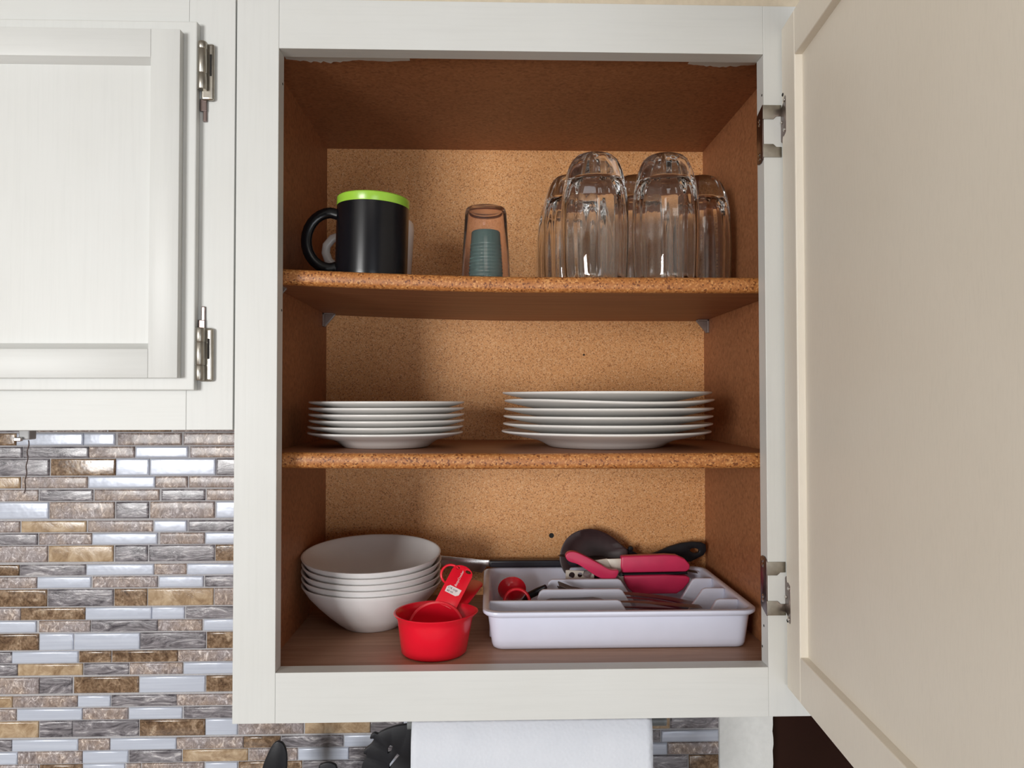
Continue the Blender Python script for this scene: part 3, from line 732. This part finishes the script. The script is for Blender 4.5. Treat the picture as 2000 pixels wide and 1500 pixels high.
# printed patch and lettering
al0 = .0155
patch = [hpnt(al0, -.0080), hpnt(al0-.0004, .0052), hpnt(al0+.002, .0082), hpnt(al0+.0085, .0086), hpnt(al0+.0088, -.0055), hpnt(al0+.006, -.0082)]
pt = prism('label_patch', patch, fdir*.00015, m_whiteprint, hd, 0, label='white printed measure patch')
def text(body, size, org, xdir, zdir, mat, parent, name='lettering', shear=0, label=None):
    cu = bpy.data.curves.new(name, 'FONT'); cu.body = body; cu.size = size; cu.extrude = .00004; cu.shear = shear; cu.resolution_u = 3
    o = bpy.data.objects.new(name, cu); COL.objects.link(o)
    bpy.context.view_layer.update()
    me = bpy.data.meshes.new_from_object(o.evaluated_get(bpy.context.evaluated_depsgraph_get()))
    bpy.data.objects.remove(o)
    xd = Vector(xdir).normalized(); zd = Vector(zdir); zd = (zd - xd*zd.dot(xd)).normalized(); yd = zd.cross(xd)
    me.transform(Matrix(((xd.x, yd.x, zd.x, org[0]), (xd.y, yd.y, zd.y, org[1]), (xd.z, yd.z, zd.z, org[2]), (0, 0, 0, 1))))
    me.materials.clear(); me.materials.append(mat)
    return ob(name, me, parent, None, label)
text('BettyCrocker', .0036, hpnt(al0+.0096, .0012)+fdir*.0001, d, fdir, m_whiteprint, hd, shear=.3, label='white script lettering')
text('1/4 cup', .0040, hpnt(al0+.0046, -.0070)+fdir*.0003, sr, fdir, m_ink, hd, label='dark print on the patch')
text('60 ml', .0032, hpnt(al0+.0012, -.0064)+fdir*.0003, sr, fdir, m_ink, hd, label='dark print on the patch')
# ring through the handle hole
hc = a + d*(L-.0052) + (-sr)*.0068
rc = hc + Vector((-.0085, -.002, -.0062))
ax = Vector((.80, .25, .5)).normalized(); az = Vector((-.5, .1, .85)); az = (az-ax*az.dot(ax)).normalized()
rg = tube('key_ring', [Vector((cx, cy, FZ+.010))+q for q in circle(rc, .0105, ax, az, 28)], .0014, m_red, None, None, 10, True)
tag(rg, 'red plastic ring looped through the small measuring cup handle', 'ring')

# ================================================================= cutlery tray
x0, x1, yt0, yt1 = .1985, .4960, .0660, .2840; zt = .0372
tray = thing('cutlery_tray', 'white plastic cutlery tray with dividers on the cabinet floor', 'tray', ((x0+x1)/2, (yt0+yt1)/2, FZ))
def rrect(x0, x1, y0, y1, r, n=6):
    out = []
    for (cx_, cy_, a0) in ((x1-r, y1-r, 0), (x0+r, y1-r, 90), (x0+r, y0+r, 180), (x1-r, y0+r, 270)):
        for k in range(n+1):
            a = math.radians(a0+90*k/n); out.append((cx_+r*math.cos(a), cy_+r*math.sin(a)))
    return out
loops = []
def L_(ins, z, r): loops.append([(x, y, z) for x, y in rrect(x0+ins, x1-ins, yt0+ins, yt1-ins, r)])
L_(.0135, FZ+.0002, .010); L_(.0112, FZ+.0016, .012); L_(.0100, FZ+.005, .013); L_(.0058, zt-.0075, .016); L_(.0030, zt-.0068, .018); L_(.0003, zt-.0040, .018); L_(0, zt-.0020, .018); L_(.0004, zt-.0006, .018); L_(.0020, zt, .018); L_(.0060, zt-.0002, .015); L_(.0078, zt-.0020, .014); L_(.0120, FZ+.0075, .012); L_(.0132, FZ+.0040, .011); L_(.0160, FZ+.0024, .009)
vs = [p for lp_ in loops for p in lp_]; n = len(loops[0]); fs = []
for i in range(len(loops)-1):
    for k in range(n): fs.append((i*n+k, i*n+(k+1) % n, i*n+n+(k+1) % n, i*n+n+k))
fs.append(tuple(range(n))); fs.append(tuple((len(loops)-1)*n+k for k in range(n)))
ob('tray_shell', mesh('tray_shell', vs, fs, m_tray, 50), tray)
zf = FZ+.0022
def divider(y, xa, xb, ya_slope, top=zt-.001, th=.0052, open_end=False):
    """one stub of a divider: flat top from xa to xb, then a slope down to the floor on the inner side"""
    s = 1 if ya_slope > 0 else -1
    e = xb + ya_slope
    poly = [Vector((xa, y-th/2, zf)), Vector((xa, y-th/2, top))]
    if open_end: poly = [Vector((xa-.004*s, y-th/2, zf)), Vector((xa-.002*s, y-th/2, top-.010)), Vector((xa+.001*s, y-th/2, top-.003)), Vector((xa+.005*s, y-th/2, top))]
    poly += [Vector((xb-.004*s, y-th/2, top)), Vector((xb, y-th/2, top-.0015)), Vector((e, y-th/2, zf))]
    prism('divider', poly, (0, th, 0), m_tray, tray, .0014, seg=3)
d1, d2, d3 = .1170, .1670, .2170
xl1, xl2, xl3 = at(1212, 1172, d1).x, at(1215, 1150, d2).x, at(1212, 1130, d3).x
xr1, xr2, xr3 = at(1398, 1172, d1).x, at(1372, 1150, d2).x, at(1352, 1130, d3).x
divider(d1, x0+.0075, xl1, .024); divider(d2, at(1052, 1150, d2).x, xl2, .024, open_end=True); divider(d3, at(1070, 1130, d3).x, xl3, .024, open_end=True)
divider(d1, x1-.0080, xr1, -.022); divider(d2, x1-.0080, xr2, -.028); divider(d3, x1-.0080, xr3, -.024)

# cutlery lying along the three slots
def spoon_geo(kind):
    bm = bmesh.new()
    L = .185
    n = 22
    prevs = None
    for i in range(n+1):
        t = i/n; x = t*L
        if kind == 'knife': wd = .0088 if t < .5 else (.0085 if t < .9 else .0085*(1-((t-.9)/.1)**2*.85)); z = .0016
        else:
            wd = .0090-.0055*min(1, t/.58) if t < .62 else (.0035+.0155*math.sin(min(1, (t-.62)/.38)*PI)**.6*.95 if kind == 'spoon' else .0026+.0095*min(1, (t-.62)/.10))
            z = .004*math.sin(t*PI)+(.0035*math.sin((t-.62)/.38*PI)*-1+.002 if t > .62 else 0) + .0035
        th = .0011
        ring = [bm.verts.new((x, -wd, z+(.0016 if kind == 'spoon' and t > .64 and t < .99 else 0))), bm.verts.new((x, 0, z+th*.6)), bm.verts.new((x, wd, z+(.0016 if kind == 'spoon' and t > .64 and t < .99 else 0))), bm.verts.new((x, 0, z-th))]
        if prevs:
            for k in range(4): bm.faces.new((prevs[k], prevs[(k+1) % 4], ring[(k+1) % 4], ring[k]))
        else: bm.faces.new(ring)
        prevs = ring
    bm.faces.new(prevs)
    return fin(bm, kind, m_cutlery, 50)
def fork_geo():
    bm = bmesh.new(); pr = None
    for i in range(17):
        t = i/16; x = t*.128; wd = .0085-.0055*min(1, t/.75) if t < .82 else .0024+.0090*((t-.82)/.18)**.7; z = .004*math.sin(t*PI)+.003
        rg_ = [bm.verts.new((x, -wd, z)), bm.verts.new((x, 0, z+.0009)), bm.verts.new((x, wd, z)), bm.verts.new((x, 0, z-.0009))]
        if pr:
            for k in range(4): bm.faces.new((pr[k], pr[(k+1) % 4], rg_[(k+1) % 4], rg_[k]))
        else: bm.faces.new(rg_)
        pr = rg_
    bm.faces.new(pr)
    return fin(bm, 'fork_handle', m_cutlery, 50)
FH = fork_geo()
def fork(loc, rz, tilt, label, first=[None]):
    f = thing('fork', label, 'fork', loc, 'forks in the tray', local=True); f.rotation_euler = (0, tilt, rz)
    ob('handle', FH, f)
    for k in range(4):
        yy = -.0098+.0065*k
        tube('tine', [(.124, yy*.9, .003), (.134, yy, .0015), (.155, yy, .003), (.172, yy, .0075)], [.0014, .0014, .0012, .0006], m_cutlery, f, [.0009]*4, 6)
    return f
xs = .470
FK = [(.2025, .0005, 180.5, -6), (.197, .0045, 181, -7.5), (.188, .0095, 180, -8), (.1820, .0140, 179.3, -7)]
FN = ['lowest', 'second lowest', 'third lowest', 'uppermost']
for (y, z, rz, tl), nm in zip(FK, FN):
    fork((xs-.010, y, zf+z), math.radians(rz), math.radians(tl), nm+' steel fork in the rear slot of the tray, tines up at left')
SG, KG = spoon_geo('spoon'), spoon_geo('knife')
for i, (y, z, rz, tl) in enumerate([(.134, 0, 178, 0), (.144, .0048, 180.5, 0), (.151, .0096, 182, -1), (.139, .0144, 178.5, -1.5), (.147, .0192, 181, -2)]):
    o = ob('spoon', SG); o.location = (xs-.004*i, y, zf+.0004+z); o.rotation_euler = (0, math.radians(tl), math.radians(rz))
    tag(o, ['lowest', 'second lowest', 'middle', 'second highest', 'uppermost'][i]+' steel spoon of the pile in the middle slot of the tray', 'spoon', 'spoons in the tray')
for i, (y, z, rz) in enumerate([(.090, 0, 179), (.101, .0034, 181), (.093, .0068, 180), (.102, .0102, 179), (.095, .0136, 181), (.104, .0170, 180)]):
    o = ob('table_knife', KG); o.location = (xs-.005*i, y, zf+.0004+z); o.rotation_euler = (0, 0, math.radians(rz))
    tag(o, ['lowest', 'second lowest', 'third lowest', 'third highest', 'second highest', 'uppermost'][i]+' steel table knife of the pile in the front slot of the tray', 'knife', 'table knives in the tray')

# can opener on its edge in the rear compartment
yo = .236
op = thing('can_opener', 'can opener with raspberry red handles and turning knob in the tray', 'can opener', (at(1250, 1160, yo).x, yo, at(1250, 1160, yo).z))
def P(lst, y): return [at(u, v, y) for u, v in lst]
prism('handle', P([(1214, 1087), (1300, 1084), (1322, 1085), (1338, 1092), (1348, 1103), (1348, 1112), (1340, 1117), (1216, 1119), (1213, 1108)], yo), (0, .013, 0), m_pink, op, .0022, seg=3)
prism('handle', P([(1219, 1125), (1300, 1123), (1340, 1125), (1349, 1129), (1346, 1138), (1334, 1152), (1322, 1160), (1240, 1161), (1228, 1150), (1220, 1136)], yo), (0, .013, 0), m_pink, op, .0022, seg=3)
prism('handle_plate', P([(1186, 1092), (1216, 1091), (1216, 1112), (1206, 1122), (1196, 1112)], yo+.004), (0, .002, 0), m_offwhite, op, .0003, label='pale metal plate')
prism('handle_plate', P([(1150, 1096), (1186, 1091), (1196, 1110), (1208, 1124), (1222, 1124), (1222, 1142), (1212, 1134), (1200, 1118), (1165, 1114)], yo+.0065), (0, .002, 0), m_offwhite, op, .0003, label='pale metal plate')
tube('pivot', [at(1212, 1122, yo-.001), at(1212, 1122, yo+.014)], .0026, m_black, op, None, 16)
tube('inner_bar', P([(1212, 1122), (1260, 1121), (1310, 1120), (1342, 1118)], yo+.006), .0022, m_black, op, None, 8)
hx = P([(1105, 1114), (1110, 1113.5), (1150, 1116), (1160, 1120), (1161, 1138), (1105, 1138)], yo+.001)
def hole(u, v, r): return circle(at(u, v, yo+.001), r, (1, 0, 0), (0, 0, 1), 14)
prism('cutter_plate', hx, (0, .0018, 0), m_offwhite, op, 0, [hole(1117, 1123.5, .0040), hole(1133, 1123, .0032)], label='pale metal head with two holes')
g = ob('gear_wheel', lathe_me('gear_wheel', [(0, 0), (.0042, 0), (.0042, .003), (0, .003)], m_steel, 16, mod=lambda t, r, z, i: (r*(1+.12*(1 if int(t/(2*PI)*16) % 2 else 0)), z)), op)
gp = at(1145, 1121, yo-.002); g.location = gp-BASE[op]; g.rotation_euler = (PI/2, 0, 0)
kn = P(curve([(1105, 1089), (1107, 1082), (1114, 1078), (1126, 1079), (1146, 1088), (1172, 1102), (1192, 1113), (1207, 1114), (1208, 1119), (1203, 1129), (1193, 1132), (1172, 1129), (1150, 1116), (1130, 1103), (1112, 1097)], 3), yo-.014)
prism('turning_knob', kn, (0, .011, 0), m_pink, op, .0022, seg=3)
tube('axle', [at(1150, 1108, yo-.005), at(1150, 1112, yo+.004)], .003, m_steel, op, None, 12)

# black serving spoon leaning on the back of the cabinet
ys = .272
sp = thing('serving_spoon', 'black nylon serving spoon with hanging hole leaning behind the can opener', 'spoon', (at(1160, 1128, ys).x, ys, at(1160, 1130, ys).z))
outl = [(1093, 1092), (1096, 1072), (1106, 1053), (1122, 1040), (1142, 1033.5), (1162, 1034), (1182, 1041), (1200, 1052), (1216, 1066), (1226, 1077), (1222, 1096), (1206, 1112), (1186, 1124), (1160, 1132), (1130, 1132), (1106, 1122), (1097, 1108)]
outl = curve(outl, 3)
cen = at(1156, 1084, ys+.012)
vs = []; m_ = len(outl)
def lean(v): return ys+.010*(1132-v)/98.0
ring0 = [at(u, v, lean(v)) for u, v in outl]
for k, off in ((1.0, 0), (.96, .0012), (.72, .0075), (.38, .0115)):
    for p in ring0:
        q = cen.lerp(p, k); vs.append(Vector((q.x, p.y+(cen.y-.010-p.y)*(1-k)+off, q.z)))
for k, off in ((.38, .0095), (.72, .0055), (.95, -.0008)):
    for p in ring0:
        q = cen.lerp(p, k); vs.append(Vector((q.x, p.y+(cen.y-.010-p.y)*(1-k)+off, q.z)))
fs = []
for i in range(6):
    for k in range(m_): fs.append((i*m_+k, i*m_+(k+1) % m_, i*m_+m_+(k+1) % m_, i*m_+m_+k))
for k in range(m_): fs.append((6*m_+k, 6*m_+(k+1) % m_, (k+1) % m_, k))
# close the bowl's middle by two caps
fs.append(tuple(3*m_+k for k in range(m_)))
fs.append(tuple(4*m_+k for k in range(m_)))
fs = [f for f in fs if not (len(f) == 4 and all(3*m_ <= i < 5*m_ for i in f) and len({i//m_ for i in f}) == 2)]
ob('spoon_bowl', mesh('spoon_bowl', vs, fs, m_plum, 60), sp)
hl = [(1214, 1064), (1226, 1073), (1236, 1076), (1246, 1082), (1262, 1085), (1284, 1078), (1306, 1068), (1330, 1061), (1352, 1058), (1370, 1059), (1379, 1064), (1380, 1076), (1374, 1085), (1350, 1097), (1330, 1099), (1300, 1096), (1262, 1094), (1240, 1092), (1224, 1092)]
prism('handle', [at(u, v, ys+.010) for u, v in hl], (0, .006, 0), m_black, sp, .0014, [[at(1357+9*math.cos(t*PI/8)*1.0, 1075.5-4.6*math.sin(t*PI/8)-2.2*math.cos(t*PI/8)*-1*0.4, ys+.010) for t in range(16)]])
nb = ob('hanging_nub', lathe_me('hanging_nub', [(0, 0), (.0035, 0), (.0040, .002), (.0030, .004), (0, .0045)], m_black, 12), sp); nb.location = at(1231, 1071, ys+.012)-BASE[sp]; nb.rotation_euler = (PI/2, 0, 0)

# kitchen knife lying on the tray's back rim against the cabinet back
yk = .2855
kk = thing('kitchen_knife', 'long steel knife with black handle lying along the rear tray rim', 'knife', (at(1000, 1107, yk).x, yk, zt))
ha_ = at(956, 1100, yk); hb_ = at(1128, 1101, yk)
box('handle', ha_.x, hb_.x, yk-.007, yk+.007, zt+.0004, zt+.0098, m_navy, kk, .0022, 3)
prism('blade', [Vector((ha_.x+.002, yk+.0005, zt+.0090)), Vector((ha_.x-.008, yk+.0005, zt+.0095)), Vector((ha_.x-.075, yk+.0005, zt+.0165)), Vector((ha_.x-.098, yk+.0005, zt+.0150)), Vector((ha_.x-.085, yk+.0005, zt+.0040)), Vector((ha_.x-.010, yk+.0005, zt-.0080)), Vector((ha_.x-.004, yk+.0005, zt+.0005)), Vector((ha_.x+.002, yk+.0005, zt+.0010))], (0, .0018, 0), m_steel, kk, .0003)
# red measuring spoon and its ring in the tray's left compartment
rp = at(1000, 1148, .2300)
rp.z += .006
rs = thing('measuring_spoon', 'small red measuring spoon standing in the left compartment of the tray', 'measuring spoon', (rp.x, rp.y, zf))
me = lathe_me('spoon_bowl', [(0, -.0090), (.0085, -.0080), (.0140, -.0045), (.0172, 0), (.0180, .0006), (.0170, .0008), (.0135, -.0035), (.0080, -.0065), (0, -.0075)], m_red, 32)
me.transform(Matrix.Translation((rp.x, rp.y, zf+.0245)) @ Matrix.Rotation(math.radians(-72), 4, 'X')); ob('spoon_bowl', me, rs)
box('handle', rp.x-.005, rp.x+.005, rp.y-.060, rp.y-.006, zf+.0004, zf+.0022, m_red, rs, .0006)
rq = at(1010, 1169, .165)
ring = tube('key_ring', circle((rq.x, .168, zf+.0215), .0150, (1, .0, 0), (0, .45, .89), 32), .0019, m_red, None, None, 10, True)
ring.location.z += .0035
tag(ring, 'red plastic ring of the measuring spoons in the left tray compartment', 'ring')
bk = thing('peeler', 'black plastic utensil handle lying in the left compartment of the tray', 'utensil', (at(1046, 1160, .19).x, .19, zf))
tube('handle', [Vector((at(1012, 1165, .205).x, .205, zf+.006)), at(1034, 1163, .2), at(1050, 1155, .195), at(1066, 1146, .19)], [.004, .0058, .0058, .003], m_black, bk, [.003, .0045, .0045, .003], 12)
tube('loop', [Vector((at(952, 1167, .22).x+.006+.02*k/4, .200-.004*math.sin(k), zf+.0035)) for k in range(5)], .003, m_black, bk, None, 8)
ts = ob('teaspoon', spoon_geo('spoon')); ts.location = (at(1366, 1117, .262).x-.004, .262, .030); ts.rotation_euler = (0, math.radians(-6), math.radians(177)); tag(ts, 'steel teaspoon whose curved tip shows right of the can opener', 'spoon')

# ================================================================= below the cabinets
# paper towel roll on a rod
ra_, rb_ = at(803, 1450, .075).x, at(1275, 1450, .075).x; RZ, RY, RR = -.1060, .1330, .0560
pr_ = thing('paper_towel_roll', 'white embossed paper towel roll with sheet hanging under the open cabinet', 'paper towel', ((ra_+rb_)/2, RY, RZ-RR))
def xcyl(prof, n, xa, xb, cy_, cz_):
    vs, fs = [], []
    for (x, r) in prof:
        for k in range(n):
            t = 2*PI*k/n; vs.append((x, cy_+r*math.cos(t), cz_+r*math.sin(t)))
    for i in range(len(prof)-1):
        for k in range(n):
            q = (k+1) % n; fs.append((i*n+k, i*n+q, (i+1)*n+q, (i+1)*n+k))
    return vs, fs
vs, fs = xcyl([(ra_, .020), (ra_, RR-.0006), (ra_+.0006, RR), (rb_-.0006, RR), (rb_, RR-.0006), (rb_, .020), (ra_, .020)], 64, ra_, rb_, RY, RZ)
ob('roll', mesh('roll', vs, fs, m_paper, 40), pr_)
vs, fs = xcyl([(ra_+.0005, .0170), (ra_+.0005, .0198), (rb_-.0005, .0198), (rb_-.0005, .0170), (ra_+.0005, .0170)], 32, ra_, rb_, RY, RZ)
ob('cardboard_core', mesh('cardboard_core', vs, fs, plain('brown_card', (.38, .27, .17), .9, 0, .2), 40), pr_)
vs, fs = [], []
nx, nz_ = 40, 22
for j in range(nz_+1):
    for i in range(nx+1):
        x = ra_+.0002-.0012*(j/nz_) + (rb_-ra_+.0012*(j/nz_))*i/nx
        if j <= 10:
            a = math.radians(155+25*j/10); y = RY+(RR+.0012)*math.cos(a); z = RZ+(RR+.0012)*math.sin(a)
        else:
            k = (j-10)/12; z = RZ-.13*k; y = RY-RR-.0012-.004*k+.0022*k*math.sin(i*.35+k*2)
        y -= .0012*math.exp(-((i/nx-.20-.10*j/nz_*-1-.02)/.03)**2)*(j/nz_)
        vs.append((x, y, z))
for j in range(nz_):
    for i in range(nx): fs.append((j*(nx+1)+i, j*(nx+1)+i+1, (j+1)*(nx+1)+i+1, (j+1)*(nx+1)+i))
sh = ob('hanging_sheet', mesh('hanging_sheet', vs, fs, m_paper, 80), pr_)
md = sh.modifiers.new('thickness', 'SOLIDIFY'); md.thickness = .0005
m_holder = plain('grey_holder_metal', (.20, .215, .215), .45, 0, .5)
hd_ = thing('paper_towel_holder', 'grey metal rod holder carrying the paper towel roll under the cabinet', 'holder', ((ra_+rb_)/2, RY, -.021))
vs, fs = tube_geo([(ra_-.010, RY, RZ), (rb_+.0275, RY, RZ)], .0062, None, 20)
ob('rod', mesh('rod', vs, fs, m_holder, 40), hd_)
for xa in (ra_-.0095, rb_+.0035):
    box('arm', xa, xa+.006, RY-.010, RY+.010, RZ+.004, -.0205, m_holder, hd_, .0015)
# utensils in a crock on the counter
ux, uy = .010, .215; CZ = -.4748
ck = thing('utensil_crock', 'grey stoneware crock holding black utensils on the counter', 'crock', (ux, uy, CZ), local=True)
ob('crock_wall', lathe_me('crock_wall', [(0, 0), (.060, 0), (.064, .004), (.066, .150), (.064, .154), (.061, .150), (.059, .010), (0, .008)], m_crock, 48), ck)
def blade(outline, y, thick, base, name, label, holes=(), teeth=None):
    t_ = thing(name, label, 'utensil', (base[0], base[1], CZ+.010))
    prism('head', [at(u, v, y) for u, v in curve(outline, 3)], (0, thick, 0), m_black, t_, .0016, [[at(u, v, y) for u, v in h] for h in holes])
    return t_
s1 = blade([(545, 1449), (553, 1454), (558, 1466), (560, 1485), (558, 1520), (552, 1550), (540, 1565), (526, 1560), (514, 1545), (508, 1525), (512, 1500), (520, 1478), (530, 1458), (538, 1450)], .215, .006, (ux-.02, .21), 'cooking_spoon', 'narrow black utensil tip standing below the open cabinet, at left')
pA = at(535, 1560, .217)
tube('handle', [pA, Vector((ux-.022, .212, CZ+.10)), Vector((ux-.015, .21, CZ+.012))], [.006, .005, .005], m_black, s1, None, 10)
big = [(800, 1416), (778, 1418), (758, 1424), (744, 1430), (738, 1434), (731, 1432), (724, 1437), (723, 1443), (730, 1444), (724, 1455), (713, 1464), (710, 1472), (716, 1476), (708, 1492), (704, 1520), (712, 1556), (735, 1590), (770, 1605), (812, 1598), (842, 1570), (856, 1530), (852, 1480), (834, 1436), (816, 1420)]
s2 = blade(big, .195, .006, (ux+.02, .21), 'slotted_turner', 'black slotted utensil with toothed edge standing left of the paper towels', [[(762, 1456), (767, 1458), (763, 1470), (757, 1472), (757, 1462)], [(776, 1472), (781, 1476), (764, 1497), (760, 1502), (760, 1494)]])
pB = at(770, 1596, .198)
tube('handle', [pB, Vector((ux+.04, .205, CZ+.13)), Vector((ux+.02, .21, CZ+.012))], [.006, .005, .005], m_black, s2, None, 10)
s3 = blade([(622, 1500), (628, 1493), (640, 1490), (652, 1493), (658, 1502), (662, 1540), (650, 1580), (634, 1580), (620, 1545)], .235, .006, (ux, .235), 'cooking_spoon', 'black utensil top just peeking up below the open cabinet, middle of three')
pC = at(642, 1575, .238)
tube('handle', [pC, Vector((ux+.004, .236, CZ+.10)), Vector((ux+.002, .232, CZ+.012))], [.006, .005, .005], m_black, s3, None, 10)
